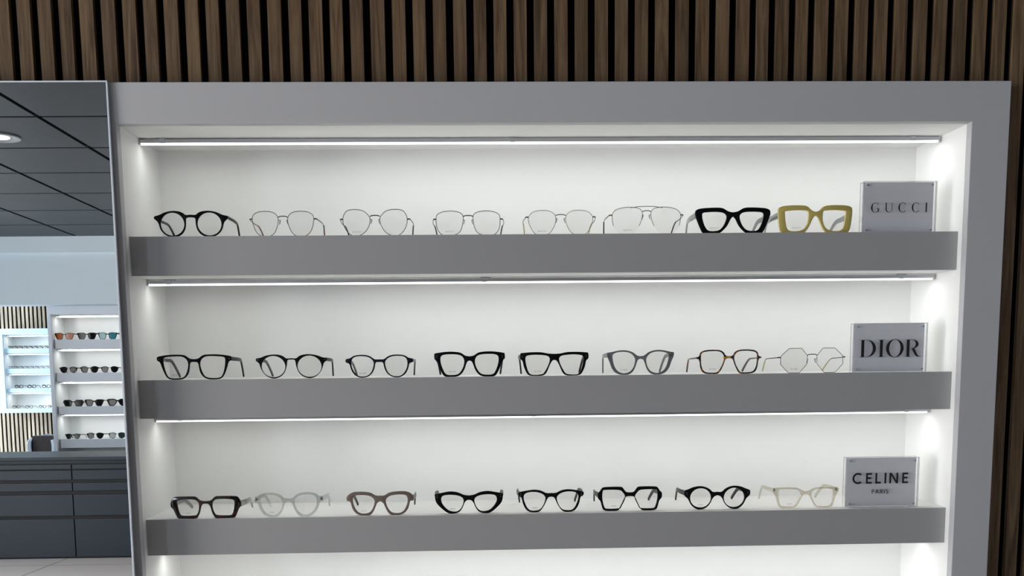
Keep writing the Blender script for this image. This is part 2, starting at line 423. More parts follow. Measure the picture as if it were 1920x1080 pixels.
# LED light bars
led_names = ['slim LED light bar under the cabinet top, above the first row of glasses',
             'slim LED light bar beneath the top shelf of the big cabinet',
             'slim LED light bar tucked beneath the middle shelf, mostly hidden',
             'slim LED light bar hidden beneath the lowest shelf']
def light_bar(x0, x1, y, zt, label, group, clips, h=.0135, facing=-1, power=LEDPOWER, rz=0):
    t = thing('light_bar', label, 'light', ((x0 + x1) / 2, y, zt), 0, group)
    L = (x1 - x0) / 2 - .001
    MB().box((-L, -.0065, -h + .0035), (L, .0065, -.0022), .001).build('housing', alu, t)
    b = MB(); b.sweep([(-L + .001, -.0005, -h + .0032), (L - .001, -.0005, -h + .0032)], (.0058, .0031), 10)
    b.build('diffuser', led_on, t, True)
    for c in clips:
        b = MB(); b.box((c - .005, -.0085, -h + .003), (c + .005, .0085, -.0012)); b.box((c - .008, -.004, -.0022), (c + .008, .004, 0)); b.cyl((c + .012, 0, -.0035), (c + .012, 0, -.0002), .0028, 10)
        b.build('clip', alu, t)
    for s in (-1, 1): MB().box((s * L - .002 * s, -.007, -h + .001), (s * L + .001 * s, .007, -.002)).build('end_cap', alu, t)
    l = area('led_glow', (0, 0, -h - .002), (0, 0, -1), 2 * L - .05, .010, power, LEDCOL); l.parent = t
    return t
tops = [oT, SH[0][1], SH[1][1], SH[2][1]]
clipx = [[W(308, 262, dL).x, W(963, 260, dL).x, W(1712, 258, dL).x], [W(320, 530, dL).x, W(910, 530, dL).x, W(1690, 517, dL).x],
         [W(341, 787, dL).x, W(1003, 781, dL).x, W(1700, 770, dL).x], [-.6, .1, .85]]
for i, z in enumerate(tops):
    light_bar(oL + .001, oR - .006, dL, z, led_names[i], 'light bars of the large cabinet', [c - (oL + oR) / 2 for c in clipx[i]], power=LEDPOWER * (1.12 if i == 0 else (1.0 if i < 3 else 1.5)))

# ------------------------------------------------------------------ mirror, leaning very slightly back
mr = thing('wall_mirror', 'tall frameless wall mirror with pale polished edge, left of the cabinet', 'mirror')
mr.location = MP
zax = MN.cross(Vector((1, 0, 0))); 
ny = -MN; nx = Vector((1, 0, 0)); nx = (nx - ny * nx.dot(ny)).normalized(); nz = nx.cross(ny)
mr.rotation_euler = Matrix((nx, ny, nz)).transposed().to_euler()
MW, MH = .62, 1.42
MB().box((-MW, .0, -MH), (-.0018, .004, -.0018)).build('mirror_glass', m_mirror, mr)
b = MB(); b.box((-.0018, -.0006, -MH), (.0012, .0052, .0)); b.box((-MW, -.0006, -.0018), (.0012, .0052, .0008))
b.build('edge_strip', silver_edge, mr)

# ------------------------------------------------------------------ eyeglasses
U = 0.2128e-3   # metres per traced unit
def sc(pts, k=U): return [(x * k, y * k) for x, y in pts]
def ell(cx, cy, rx, ry, n=14): return [(cx + rx * math.cos(a), cy + ry * math.sin(a)) for a in [2 * math.pi * i / n for i in range(n)]]
def mir(pts): return [(-x, z) for x, z in pts][::-1]
BEND = 0.55
def temple(root, side, x, z, y0, m, wide, kind, length=.142, tipm=None, drop=None, splay=.004):
    """side arm, swept from the hinge to the ear tip which rests on the shelf"""
    N = 15; pts = []; secs = []
    zt = wide[2] + .0012
    for i in range(N):
        t = i / (N - 1); y = y0 + t * length * (.97)
        tb = max(0, (t - .66) / .34)
        zz = z - .0045 * t - (z - .0045 - zt) * (tb ** 1.35)
        xx = x + splay * math.sin(min(t * 1.3, 1) * math.pi * .6) - .009 * max(0, t - .35) ** 1.3 * 1.6
        if t < .66: hh = wide[0] + (wide[1] - wide[0]) * t / .66
        else: hh = wide[1] + (wide[2] - wide[1]) * tb
        hw = (.0017 if kind == 'acetate' else .0007) if t < .66 else (.0017 if kind == 'acetate' else .0013)
        pts.append((side * xx, y, zz)); secs.append((hw, hh))
    if tipm is None:
        return MB().sweep(pts, secs, square=True, up=(0, 0, 1)).build('temple', m, root, True)
    k = 10
    t1 = MB().sweep(pts[:k], secs[:k], n=6, up=(0, 0, 1)).build('temple', m, root, True)
    s2 = [(.0015, max(.0014, s[1])) for s in secs[k - 1:]]
    MB().sweep(pts[k - 1:], s2, n=8, up=(0, 0, 1)).build('temple_tip', tipm, t1, True)
    return t1
def lens_pair(root, hole, m, off=.0008, infl=.0006):
    cx = sum(p[0] for p in hole) / len(hole); cz_ = sum(p[1] for p in hole) / len(hole)
    big = [(cx + (x - cx) * 1.012, cz_ + (z - cz_) * 1.012) for x, z in hole]
    for lp in (big, mir(big)):
        b = MB(); n = len(lp); bm_ = b.bm
        for_ = [bm_.verts.new((x, BEND * x * x + off - .0006, z)) for x, z in lp]; bk = [bm_.verts.new((x, BEND * x * x + off + .0006, z)) for x, z in lp]
        bm_.faces.new(for_); bm_.faces.new(bk[::-1])
        for i in range(n): bm_.faces.new((for_[i], for_[(i + 1) % n], bk[(i + 1) % n], bk[i]))
        b.build('lens', m, root)
def printing(root, hole, txt, side=-1, frac=(-.02, .13)):
    xs = [p[0] for p in hole]; zs = [p[1] for p in hole]
    cx = side * ((min(xs) + max(xs)) / 2); z = min(zs) + (max(zs) - min(zs)) * frac[1]
    me = textmesh(txt, .0042 if len(txt) < 6 else .0030, .00005, 1.6 if len(txt) < 6 else 1.1)
    for v in me.vertices: v.co = (v.co.x + cx, v.co.y - .0016 + BEND * cx * cx, v.co.z + z)
    obj('lens_print', me, ink, root)
def glasses_acetate(label, loc, outer, hole, m, tm, tw=(.0042, .0030, .0024), thick=.0042, lm=None, txt=None, hz=None, rivets=None, rz=0,
                    group='eyeglasses on the big cabinet shelves', name='eyeglasses', k=U, cat='glasses', detail=True, mats2=None):
    root = thing(name, label, cat, loc, rz, group)
    O = sc(outer, k); H = inset(soften(crom(sc(hole, k), 6), 5), (.0010 if thick > .0058 else .0007) * k / U)
    mz = min(z for x, z in O); O = [(x, z - mz) for x, z in O]; H = [(x, z - mz) for x, z in H]
    half = soften(crom(O, 6, closed=False), 4, False)
    full = half + [(-x, z) for x, z in half[::-1]][1:-1]
    me = plate([full, H, mir(H)], thick, min(.0009, thick * .25), BEND, 'frame_front')
    obj('frame_front', me, m, root)
    lens_pair(root, H, lm or lens_m)
    xe = max(x for x, z in O); cand = [z for x, z in O if x > xe * .965]
    ze = sum(cand) / len(cand) if hz is None else hz * k
    x = xe - .0026; y0 = BEND * x * x + thick / 2 - .001
    for s in (-1, 1):
        temple(root, s, x, ze, y0, tm, tw, 'acetate')
        if detail:
            b = MB(); b.box((s * (x - .0030), y0 - .0012, ze - .0022), (s * (x - .0002), y0 + .0035, ze + .0022)); b.build('hinge', gunm, root)
    if rivets:
        for s in (-1, 1):
            for dx, dz in rivets:
                xx = xe - dx; yy = BEND * xx * xx - thick / 2
                MB().sweep([(s * xx, yy - .0004, ze + dz), (s * xx, yy + .0006, ze + dz)], (.0007, .0007), 8).build('rivet', alu, root)
    if txt: printing(root, H, txt)
    return root
def glasses_wire(label, loc, hole, bridge_z, end_z, m, tipm, r=.00068, txt=None, brow=None, bold=1.5, bm_=None, rimless=False, sharp=False, group='eyeglasses on the big cabinet shelves', k=U, tm=None, rz=0):
    root = thing('eyeglasses', label, 'glasses', loc, rz, group)
    H = sc(hole, k); mz = min(z for x, z in H) - r; H = [(x, z - mz) for x, z in H]
    bz = bridge_z * k - mz; ez = end_z * k - mz
    if sharp:
        Hs = []
        for i in range(len(H)):
            a, b2 = H[i], H[(i + 1) % len(H)]
            for t in (.04, .5, .96): Hs.append((a[0] + (b2[0] - a[0]) * t, a[1] + (b2[1] - a[1]) * t))
    else: Hs = soften(crom(H, 5), 4)
    P3 = lambda x, z, y=0: (x, BEND * x * x + y, z)
    for s in (-1, 1):
        pts = Hs
        if rimless:
            cut = .30 * max(z for x, z in Hs)
            j = min(range(len(Hs)), key=lambda i: Hs[i][1]); rot = Hs[j:] + Hs[:j]
            pts = [p for p in rot if p[1] > cut]
        MB().sweep([P3(s * x, z) for x, z in pts], (r, r * 1.15), 8, cyclic=not rimless, up=(0, 1, 0)).build('rim', m, root, True)
    lens_pair(root, Hs, lens_m, 0)
    # bridge joins the two rims at their inner edge nearest the bridge height
    inner = min((p for p in Hs if abs(p[1] - bz) < .006), key=lambda p: p[0])
    w_ = inner[0]
    MB().sweep([P3(-w_, bz - .0012), P3(-w_ * .8, bz + .0003), P3(-w_ * .35, bz + .001, -.0012), P3(w_ * .35, bz + .001, -.0012), P3(w_ * .8, bz + .0003), P3(w_, bz - .0012)], (r * bold, r * bold), 8).build('bridge', bm_ or m, root, True)
    if brow:
        bx, bzz = brow[0] * k, brow[1] * k - mz
        MB().sweep([P3(-bx, bzz - .0022), P3(-bx * .5, bzz), P3(0, bzz + .0003, -.001), P3(bx * .5, bzz), P3(bx, bzz - .0022)], (r * 1.1, r * 1.1), 8).build('brow_bar', m, root, True)
    for s in (-1, 1):
        # nose pad on its little arm
        ip = min((p for p in Hs if abs(p[1] - (bz - .013)) < .006), key=lambda p: p[0])
        b = MB(); b.sweep([P3(s * ip[0], ip[1] + .003), P3(s * (ip[0] - .0015), ip[1] + .002, .004), P3(s * (ip[0] - .0020), ip[1] - .001, .0065)], (.0005, .0005), 6)
        pa = b.build('pad_arm', m, root, True)
        b = MB(); b.sweep([P3(s * (ip[0] - .0004), ip[1] - .007, .0075), P3(s * (ip[0] - .0016), ip[1] - .004, .0070), P3(s * (ip[0] - .0026), ip[1] + .000, .0070), P3(s * (ip[0] - .0030), ip[1] + .003, .0075)], [(.0006, .0014), (.001, .0026), (.001, .0026), (.0006, .0014)], 8)
        b.build('nose_pad', pad_m, root, True)
        op = max((p for p in Hs if abs(p[1] - ez) < .006), key=lambda p: p[0])
        xo = op[0] + .0058
        b = MB(); b.sweep([P3(s * op[0], ez), P3(s * (xo - .002), ez + .0004, .0002), P3(s * xo, ez, .0035)], (.0010, .0014), 8); b.build('end_piece', bm_ or m, root, True)
        temple(root, s, xo, ez, BEND * xo * xo + .0025, tm or m, (.0012, .0010, .0016), 'wire', tipm=tipm)
    if txt: printing(root, Hs, txt)
    return root

# ---- traced outlines (half, x outward from the bridge; y up from the shelf)
G = {}
G[1] = ([(0,215),(45,212),(60,222),(100,245),(177,252),(250,238),(300,215),(350,202),(354,180),(322,152),(308,120),(295,75),(250,25),(177,0),(100,22),(60,70),(48,120),(46,160),(40,185),(0,190)], ell(177,127,118,112))
G[7] = ([(0,207),(50,217),(100,247),(170,254),(300,249),(352,238),(371,220),(372,182),(350,122),(315,42),(285,4),(215,0),(150,0),(100,32),(55,82),(25,142),(0,167)], [(310,182),(300,207),(260,216),(160,218),(100,210),(66,187),(60,152),(80,92),(120,42),(170,24),(240,27),(275,62),(300,122)])
G[8] = ([(0,208),(40,222),(85,262),(170,272),(290,270),(348,258),(368,235),(368,170),(355,60),(328,8),(250,0),(130,0),(92,22),(60,70),(35,130),(15,160),(0,168)], [(308,205),(292,222),(200,229),(90,225),(70,202),(66,130),(85,70),(120,35),(180,18),(250,22),(285,50),(300,120)])
G[9] = ([(0,200),(40,205),(75,230),(110,243),(200,246),(280,240),(340,230),(363,220),(362,188),(335,172),(318,120),(290,50),(255,8),(180,0),(110,8),(65,50),(48,100),(42,150),(30,170),(0,172)], [(305,195),(290,222),(200,231),(120,230),(75,205),(55,165),(60,110),(80,55),(110,20),(180,10),(245,16),(275,45),(298,120)])
G[10] = ([(0,200),(48,197),(70,215),(110,232),(175,238),(250,227),(300,207),(345,198),(348,176),(318,152),(305,110),(280,60),(235,18),(175,0),(110,20),(70,60),(50,110),(42,150),(35,182),(0,186)], ell(177,119,121,108))
G[11] = ([(0,180),(45,180),(80,205),(125,222),(185,226),(250,217),(290,192),(330,184),(333,152),(297,138),(285,90),(255,35),(210,6),(165,0),(110,12),(65,55),(45,105),(35,150),(0,152)], [(280,150),(268,190),(235,210),(185,216),(125,211),(80,190),(53,155),(58,105),(80,50),(120,17),(170,9),(210,16),(245,44),(273,95)])
G[12] = ([(0,200),(45,208),(90,238),(180,248),(260,244),(340,232),(349,222),(348,178),(325,150),(305,95),(275,35),(248,3),(190,0),(130,2),(90,20),(55,65),(35,120),(20,150),(0,158)], [(292,170),(285,205),(250,222),(180,225),(100,219),(60,190),(49,145),(62,90),(95,38),(130,18),(180,14),(230,19),(258,50),(285,120)])
G[13] = ([(0,216),(60,219),(130,233),(230,234),(310,228),(338,222),(341,168),(318,150),(305,90),(275,25),(245,4),(180,0),(110,4),(75,40),(45,110),(20,150),(0,155)], [(292,160),(286,195),(250,208),(170,212),(80,203),(50,185),(43,155),(60,100),(95,38),(120,14),(180,7),(230,10),(262,35),(285,110)])
G[14] = ([(0,185),(35,190),(80,225),(150,244),(220,242),(300,225),(335,218),(332,178),(310,130),(290,70),(250,20),(190,0),(140,0),(95,15),(60,60),(40,120),(25,150),(0,158)], [(285,180),(270,213),(220,229),(150,231),(90,211),(57,170),(52,140),(65,80),(100,32),(150,14),(195,17),(240,45),(270,100)])
G[15] = ([(0,176),(35,181),(55,215),(100,237),(180,241),(260,232),(292,207),(300,176),(328,164),(330,156),(300,142),(290,70),(268,20),(220,2),(130,0),(95,15),(60,80),(40,135),(30,150),(0,156)], [(286,170),(282,200),(255,221),(180,230),(105,227),(65,205),(47,165),(55,120),(75,70),(105,22),(140,10),(215,12),(255,28),(280,80)])
G[17] = ([(0,173),(50,178),(90,214),(130,222),(290,220),(322,205),(345,168),(349,120),(325,95),(295,25),(265,1),(105,0),(80,20),(60,60),(45,120),(25,145),(0,150)], [(288,150),(280,186),(200,197),(110,195),(82,180),(62,150),(64,90),(85,38),(120,24),(230,22),(262,37),(280,90)])
G[18] = ([(0,185),(45,190),(80,225),(150,244),(230,243),(280,226),(300,206),(340,197),(342,158),(310,140),(290,80),(245,20),(180,0),(130,0),(90,20),(55,80),(35,140),(0,155)], [(285,160),(270,205),(230,226),(150,228),(90,205),(57,165),(62,110),(90,47),(140,14),(180,14),(225,32),(265,80)])
G[19] = ([(0,198),(45,200),(90,228),(160,239),(250,239),(300,222),(335,190),(334,152),(300,140),(285,80),(250,25),(190,0),(110,0),(75,30),(50,80),(30,125),(0,142)], [(280,150),(270,195),(230,211),(150,211),(90,197),(57,165),(52,130),(70,72),(105,27),(150,14),(200,16),(240,42),(268,95)])
G[20] = ([(0,182),(55,190),(110,215),(190,226),(270,212),(342,198),(344,180),(340,138),(322,98),(270,45),(215,6),(160,0),(100,15),(65,60),(45,110),(20,135),(0,138)], [(287,140),(275,180),(230,195),(150,195),(85,180),(52,150),(52,110),(75,52),(115,18),(160,15),(210,28),(255,70),(280,110)])
G[21] = ([(0,195),(50,195),(100,220),(170,231),(250,221),(328,204),(331,172),(300,150),(290,100),(260,35),(215,3),(150,0),(110,15),(75,60),(50,110),(30,150),(0,158)], [(282,150),(270,190),(225,209),(160,212),(95,195),(57,160),(57,120),(80,62),(115,23),(160,13),(210,15),(245,45),(270,100)])
G[22] = ([(0,187),(40,192),(70,232),(100,246),(260,244),(290,226),(310,196),(328,180),(327,130),(300,98),(285,40),(258,3),(135,0),(100,30),(70,90),(45,140),(20,148),(0,150)], [(288,150),(281,205),(260,220),(110,219),(75,195),(46,155),(55,110),(90,42),(110,19),(230,16),(262,30),(281,90)])
G[23] = ([(0,180),(45,178),(80,210),(130,233),(185,240),(250,229),(300,206),(338,192),(337,142),(300,110),(270,50),(225,10),(180,0),(120,15),(75,60),(55,105),(30,135),(0,145)], ell(172,119,112,105))
G[24] = ([(0,170),(45,185),(90,209),(180,214),(280,212),(340,205),(337,162),(310,120),(290,50),(262,5),(150,0),(100,15),(65,70),(40,120),(20,140),(0,145)], [(285,170),(275,196),(180,200),(95,193),(61,168),(52,130),(80,62),(115,18),(150,13),(245,15),(270,45),(285,110)])
WIRE = {}
WIRE[2] = [(297,165),(290,200),(255,227),(205,239),(125,237),(70,215),(45,170),(50,115),(75,50),(110,12),(160,0),(220,8),(262,45),(285,100)]
WIRE[3] = [(312,165),(302,202),(275,238),(235,251),(165,252),(105,235),(72,205),(50,175),(47,145),(58,98),(95,40),(150,6),(190,0),(240,12),(285,60),(308,115)]
WIRE[4] = [(312,130),(310,180),(295,205),(250,225),(175,234),(100,225),(62,205),(48,180),(50,130),(62,75),(85,30),(130,6),(190,0),(250,5),(290,40),(308,90)]
WIRE[5] = [(317,160),(303,192),(270,220),(215,233),(130,233),(85,215),(55,188),(48,150),(54,108),(80,52),(120,8),(180,0),(245,6),(285,55),(310,110)]
WIRE[6] = [(338,185),(322,218),(290,242),(220,258),(150,260),(75,248),(46,220),(42,180),(55,120),(90,55),(140,10),(200,0),(270,10),(315,60),(333,120)]
WIRE[16] = [(232,243),(107,243),(48,168),(50,88),(125,0),(237,0),(317,85),(314,166)]

def place(row, px, setback=.022):
    z = SH[row][0]
    return (W(px, (440, 705, 962)[row], dS + setback).x, dS + setback, z)
def gp(x0, cx): return x0 + cx / 5.3333
BW = 'eyeglasses on the top shelf'; MW_ = 'eyeglasses on the middle shelf'; LW = 'eyeglasses on the lowest shelf'
R2 = [(.005, .0018), (.005, -.0018)]
# top shelf
glasses_acetate('round thin black eyeglasses at the left end of the top shelf', place(0, gp(270, 475)), *G[1], black, black, (.0030, .0024, .0020), txt=None, group=BW, hz=192)
glasses_wire('thin grey wire eyeglasses with reddish tips, second from left on top shelf', place(0, gp(270, 1395)), WIRE[2], 187, 167, gunm, redtip, txt=None, group=BW)
glasses_wire('round crowned grey wire eyeglasses with dark bridge, third on top shelf', place(0, gp(620, 447)), WIRE[3], 190, 160, gunm, blackm, txt='GUCCI', bm_=blackm, group=BW)
glasses_wire('squarish grey wire eyeglasses with black bridge, fourth from left on top shelf', place(0, gp(620, 1377)), WIRE[4], 184, 155, gunm, blackm, txt='GUCCI', bm_=blackm, group=BW)
glasses_wire('fine pale gold wire eyeglasses right of the squarish wire pair on top shelf', place(0, gp(960, 488)), WIRE[5], 188, 171, goldm, goldtip, r=.00055, txt='GUCCI', bm_=gunm, group=BW)
glasses_wire('semi-rimless wire aviator eyeglasses with double bridge on the top shelf', place(0, gp(960, 1345)), WIRE[6], 220, 185, goldm, blackm, r=.0006, txt='GUCCI', brow=(155, 265), rimless=True, group=BW)
glasses_acetate('chunky black cat-eye eyeglasses with clear grey temples on the top shelf', place(0, gp(1280, 500)), *G[7], black, smoke, (.0065, .0045, .0028), .006, txt='GUCCI', group=BW, hz=185)
glasses_acetate('chunky olive-yellow square eyeglasses beside the grey sign on the top shelf', place(0, gp(1280, 1322)), *G[8], olive, smoke, (.0065, .0045, .0028), .006, txt='GUCCI', group=BW, hz=180)
# middle shelf
glasses_acetate('rectangular thin black eyeglasses at the left end of the middle shelf', place(1, gp(280, 455)), *G[9], black, black, (.0042, .0034, .0028), txt='DIOR', group=MW_, hz=202, rivets=[(.004, 0)])
glasses_acetate('round black keyhole-bridge eyeglasses, second from left on middle shelf', place(1, gp(280, 1425)), *G[10], black, black, (.0036, .0030, .0026), group=MW_, hz=186, rivets=[(.004, 0)])
glasses_acetate('small rounded dark navy eyeglasses, third from left on middle shelf', place(1, gp(630, 437)), *G[11], navy, navy, (.0036, .0030, .0026), txt='DIOR', group=MW_, hz=168)
glasses_acetate('thick black butterfly-shaped eyeglasses, fourth from left on middle shelf', place(1, gp(630, 1338)), *G[12], black, black, (.0048, .0036, .0028), .0055, txt='DIOR', group=MW_, hz=198, rivets=R2)
glasses_acetate('thick flat-topped black eyeglasses, fifth from left on middle shelf', place(1, gp(960, 425)), *G[13], black, black, (.0048, .0036, .0028), .0055, txt='DIOR', group=MW_, hz=192, rivets=R2)
glasses_acetate('translucent smoke-grey eyeglasses on the middle shelf', place(1, gp(960, 1285)), *G[14], greyc, greyc, (.0050, .0036, .0028), .005, txt='DIOR', group=MW_, hz=198)
g15 = glasses_acetate('slim tortoiseshell square eyeglasses with honey bridge on the middle shelf', place(1, gp(1260, 568)), *G[15], tort, tort, (.0018, .0016, .0024), .0035, txt='DIOR', group=MW_, hz=160)
_b = MB(); _b.sweep([(-58 * U, BEND * (58 * U) ** 2 - .0002, 160 * U), (-25 * U, -.0002, 165 * U), (0, -.0002, 166 * U), (18 * U, -.0002, 166 * U)], [(.0020, .0016), (.0022, .0024), (.0022, .0025), (.0020, .0022)], 10)
_b.build('bridge', honey, g15, True)['label'] = 'honey coloured bridge'
glasses_wire('octagonal fine gold wire eyeglasses beside the sign on the middle shelf', place(1, gp(1260, 1397)), WIRE[16], 178, 152, goldm, goldtip, r=.0006, txt='DIOR', sharp=True, bm_=gunm, group=MW_)
# lowest shelf
sb = .022
glasses_acetate('dark tortoise rectangular eyeglasses at the left end of the lowest shelf', place(2, gp(300, 462), .012), *G[17], dtort, smoke, (.0065, .0048, .0034), .006, txt='CELINE', group=LW, hz=140, rivets=R2)
glasses_acetate('transparent crystal eyeglasses, second from left on the lowest shelf', place(2, gp(300, 1290), .016), *G[18], crystal, crystal, (.0055, .0042, .0034), .006, txt='CELINE', group=LW, hz=176)
glasses_acetate('taupe brown eyeglasses, third from left on the lowest shelf', place(2, gp(630, 445), .018), *G[19], taupe, navy, (.0055, .0042, .0034), .006, txt='CELINE', group=LW, hz=168)
glasses_acetate('thick black cat-eye eyeglasses in the middle of the lowest shelf', place(2, gp(630, 1332), .026), *G[20], black, black, (.0055, .0042, .0034), .006, txt='CELINE', group=LW, hz=176, rivets=R2)
glasses_acetate('rounded black eyeglasses with rivets, fifth from left on lowest shelf', place(2, gp(950, 445), .026), *G[21], black, black, (.0055, .0042, .0034), .0055, txt='CELINE', group=LW, hz=182, rivets=R2)
glasses_acetate('black hexagonal-lens eyeglasses, sixth from left on the lowest shelf', place(2, gp(950, 1232), .030), *G[22], black, black, (.0055, .0042, .0034), .006, txt='CELINE', group=LW, hz=160)
glasses_acetate('thick round black eyeglasses on the right half of the lowest shelf', place(2, gp(1240, 557), .030), *G[23], black, black, (.0055, .0042, .0034), .006, txt='CELINE', group=LW, hz=168, rivets=R2)
glasses_acetate('transparent champagne eyeglasses beside the sign on the lowest shelf', place(2, gp(1240, 1440), .030), *G[24], cream, cream, (.0045, .0036, .0030), .0055, txt='CELINE', group=LW, hz=186)

# ------------------------------------------------------------------ brand plaques: letters drawn as outlines
def arc(cx, cy, rx, ry, a0, a1, n=22): return [(cx + rx * math.cos(math.radians(a0 + (a1 - a0) * i / n)), cy + ry * math.sin(math.radians(a0 + (a1 - a0) * i / n))) for i in range(n + 1)]
def rect(x0, z0, x1, z1): return [(x0, z0), (x1, z0), (x1, z1), (x0, z1)]
def crescent(cx, cy, rx, ry, a0, a1, t_thin, t_thick, n=26):
    """open bowl with a thick side where cos is -1 (left)"""
    out, inn = [], []
    for i in range(n + 1):
        a = math.radians(a0 + (a1 - a0) * i / n); c = abs(math.cos(a)); t = t_thin + (t_thick - t_thin) * c ** 1.3 * (1 if math.cos(a) < 0 else .55)
        out.append((cx + rx * math.cos(a), cy + ry * math.sin(a))); inn.append((cx + (rx - t) * math.cos(a), cy + (ry - t_thin) * math.sin(a)))
    return [out + inn[::-1]]
# every letter: list of (loops) groups on a unit cap height
def L_G(): return [crescent(.46, .5, .46, .52, 42, 322, .045, .155), [rect(.74, .06, .84, .40)], [rect(.64, .37, .90, .41)]]
def L_U():
    a = arc(.42, .34, .36, .36, 180, 360); b_ = arc(.42, .34, .25, .32, 360, 180)
    return [[[(.06, 1.0)] + a + [(.78, 1.0), (.73, 1.0)] + [(.73, .34)] + arc(.45, .34, .28, .32, 360, 180) + [(.17, 1.0)]]]
def L_Ct(): return [crescent(.46, .5, .46, .52, 42, 318, .045, .155)]
def L_It(w=.14): return [[rect(0, 0, w, 1)]]
def serif(x0, x1, z): return [rect(x0, z - .0, x1, z + .022)]
def L_D(): return [[rect(.10, 0, .27, 1)], [rect(0, 0, .45, .022)], [rect(0, .978, .45, 1)],
                   [[(.40, 0)] + arc(.42, .5, .55, .5, -90, 90) + arc(.42, .5, .36, .478, 90, -90)]]
def L_Is(): return [[rect(.10, 0, .27, 1)], [rect(0, 0, .37, .022)], [rect(0, .978, .37, 1)]]
def L_Os(): return [[arc(.52, .5, .52, .53, 0, 359, 40), arc(.52, .5, .34, .505, 0, 359, 40)]]
def L_R(): return [[rect(.10, 0, .27, 1)], [rect(0, 0, .37, .022)], [rect(0, .978, .42, 1)],
                   [[(.40, .47)] + arc(.42, .735, .38, .265, -90, 90) + arc(.42, .735, .21, .245, 90, -90)],
                   [[(.38, .49), (.56, .49), (.76, .10), (.88, .022), (.98, .022), (.98, 0), (.74, 0), (.62, .08)]]]
def L_Cb(): return [[arc(.50, .5, .52, .53, 48, 312, 30) + arc(.50, .5, .345, .36, 312, 48, 30)]]
def L_E(w=.54, t=.165): return [[[(0, 0), (w, 0), (w, t), (t, t), (t, .44), (w * .9, .44), (w * .9, .44 + t), (t, .44 + t), (t, 1 - t), (w, 1 - t), (w, 1), (0, 1)]]]
def L_L(w=.52, t=.165): return [[[(0, 0), (w, 0), (w, t), (t, t), (t, 1), (0, 1)]]]
def L_N(w=.82, t=.165): return [[[(0, 0), (t, 0), (t, .75), (w - t * 1.1, 0), (w, 0), (w, 1), (w - t, 1), (w - t, .27), (t * 1.1, 1), (0, 1)]]]
def L_P(t=.14): return [[rect(0, 0, t, 1)], [[(t, .42)] + arc(.32, .71, .30, .29, -90, 90) + [(t, 1.0), (t, 1 - t)] + arc(.32, .71, .16, .16, 90, -90) + [(t, .55)]]]
def L_A(w=.86, t=.15): return [[[(0, 0), (t, 0), (w / 2, .78), (w - t, 0), (w, 0), (w / 2 + t * .5, 1), (w / 2 - t * .5, 1)]], [rect(.2, .24, w - .2, .36)]]
def L_Rb(t=.14): return L_P(t) + [[[(.26, .45), (.42, .45), (.66, 0), (.49, 0)]]]
def L_S(t=.14):
    up = arc(.29, .73, .27, .27, 40, 250, 14); mid = arc(.29, .27, .29, .29, 70, -140, 14)
    upi = arc(.29, .73, .13, .13, 250, 40, 14); midi = arc(.29, .27, .15, .15, -140, 70, 14)
    return [[up + mid + midi + upi]]
def word(letters, cap, parent, y, cx, z0, name='lettering'):
    """letters: (shape, x) with x in cap heights; one mesh per word"""
    xs = []; allm = []
    for shp, x in letters:
        for grp in shp:
            loops = [[((px_ + x) * cap, pz * cap) for px_, pz in lp] for lp in grp]
            me = plate(loops, .0006, 0, 0); allm.append(me); xs += [v.co.x for v in me.vertices]
    mid = (min(xs) + max(xs)) / 2
    bm = bmesh.new()
    for me in allm: bm.from_mesh(me); bpy.data.meshes.remove(me)
    for v in bm.verts: v.co = (v.co.x - mid + cx, v.co.y + y, v.co.z + z0)
    me = bpy.data.meshes.new(name); bm.to_mesh(me); bm.free()
    return obj(name, me, letter, parent)
def sign(label, pxl, pxr, pyt, row, setback, lean=0, rz=0):
    y = dS + setback
    a = W(pxl, pyt, y); b_ = W(pxr, pyt, y); wd = b_.x - a.x; z0 = SH[row][0]; h = (a.z + b_.z) / 2 - z0
    t = thing('name_sign', label, 'sign', ((a.x + b_.x) / 2, y, z0), rz)
    D_ = .021
    MB().box((-wd / 2, 0, 0), (wd / 2, .0045, h), .0004).build('front_plate', acrylic, t)
    MB().box((-wd / 2, .0056, 0), (wd / 2, D_, h), .0004).build('back_block', acrylic, t)
    b = MB()
    for s in (-1, 1):
        for yy in (.0, .0045, .0056, D_):
            b.box((s * wd / 2 - .0005, yy - .0003, 0), (s * wd / 2 + .0005, yy + .0003, h))
    for yy in (0, D_): b.box((-wd / 2, yy - .0003, h - .0006), (wd / 2, yy + .0003, h + .0004))
    b.build('edge_highlight', acr_edge, t)  # thin pale strips standing in for edge highlights
    MB().box((-wd / 2 + .001, .0047, .001), (wd / 2 - .005, .0054, h - .001)).build('card', card, t)
    for sx in (-1, 1):
        for zz in (.0062, h - .0072):
            xx = sx * (wd / 2 - .0085)
            sw = MB().cyl((xx, -.0006, zz), (xx, .0040, zz), .0016, 10).build('screw', alu, t)
            MB().cyl((xx, -.0010, zz), (xx, -.0005, zz), .0008, 8).build('screw_slot', letter, sw)
    return t, wd, h
t, wd, h = sign('silver plaque in acrylic with a widely spaced thin five-letter word, top shelf', 1620.5, 1757.5, 340, 0, .020)
word([(L_G(), 0), (L_U(), 1.52), (L_Ct(), 2.96), (L_Ct(), 4.42), (L_It(), 5.92)], .0196, t, -.0006, -.002, h * .40)
t, wd, h = sign('silver plaque in acrylic with a large black four-letter serif word, middle shelf', 1602.5, 1740, 606, 1, .022)
word([(L_D(), 0), (L_Is(), 1.10), (L_Os(), 1.57), (L_R(), 2.69)], .0365, t, -.0006, -.000, h * .31)
t, wd, h = sign('silver plaque in acrylic with a bold sans-serif word over smaller text, lowest shelf', 1588.5, 1724, 858, 2, .030)
word([(L_Cb(), 0), (L_E(), 1.27), (L_L(), 2.16), (L_It(.165), 3.03), (L_N(), 3.50), (L_E(), 4.72)], .0232, t, -.0006, -.0055, h * .475)
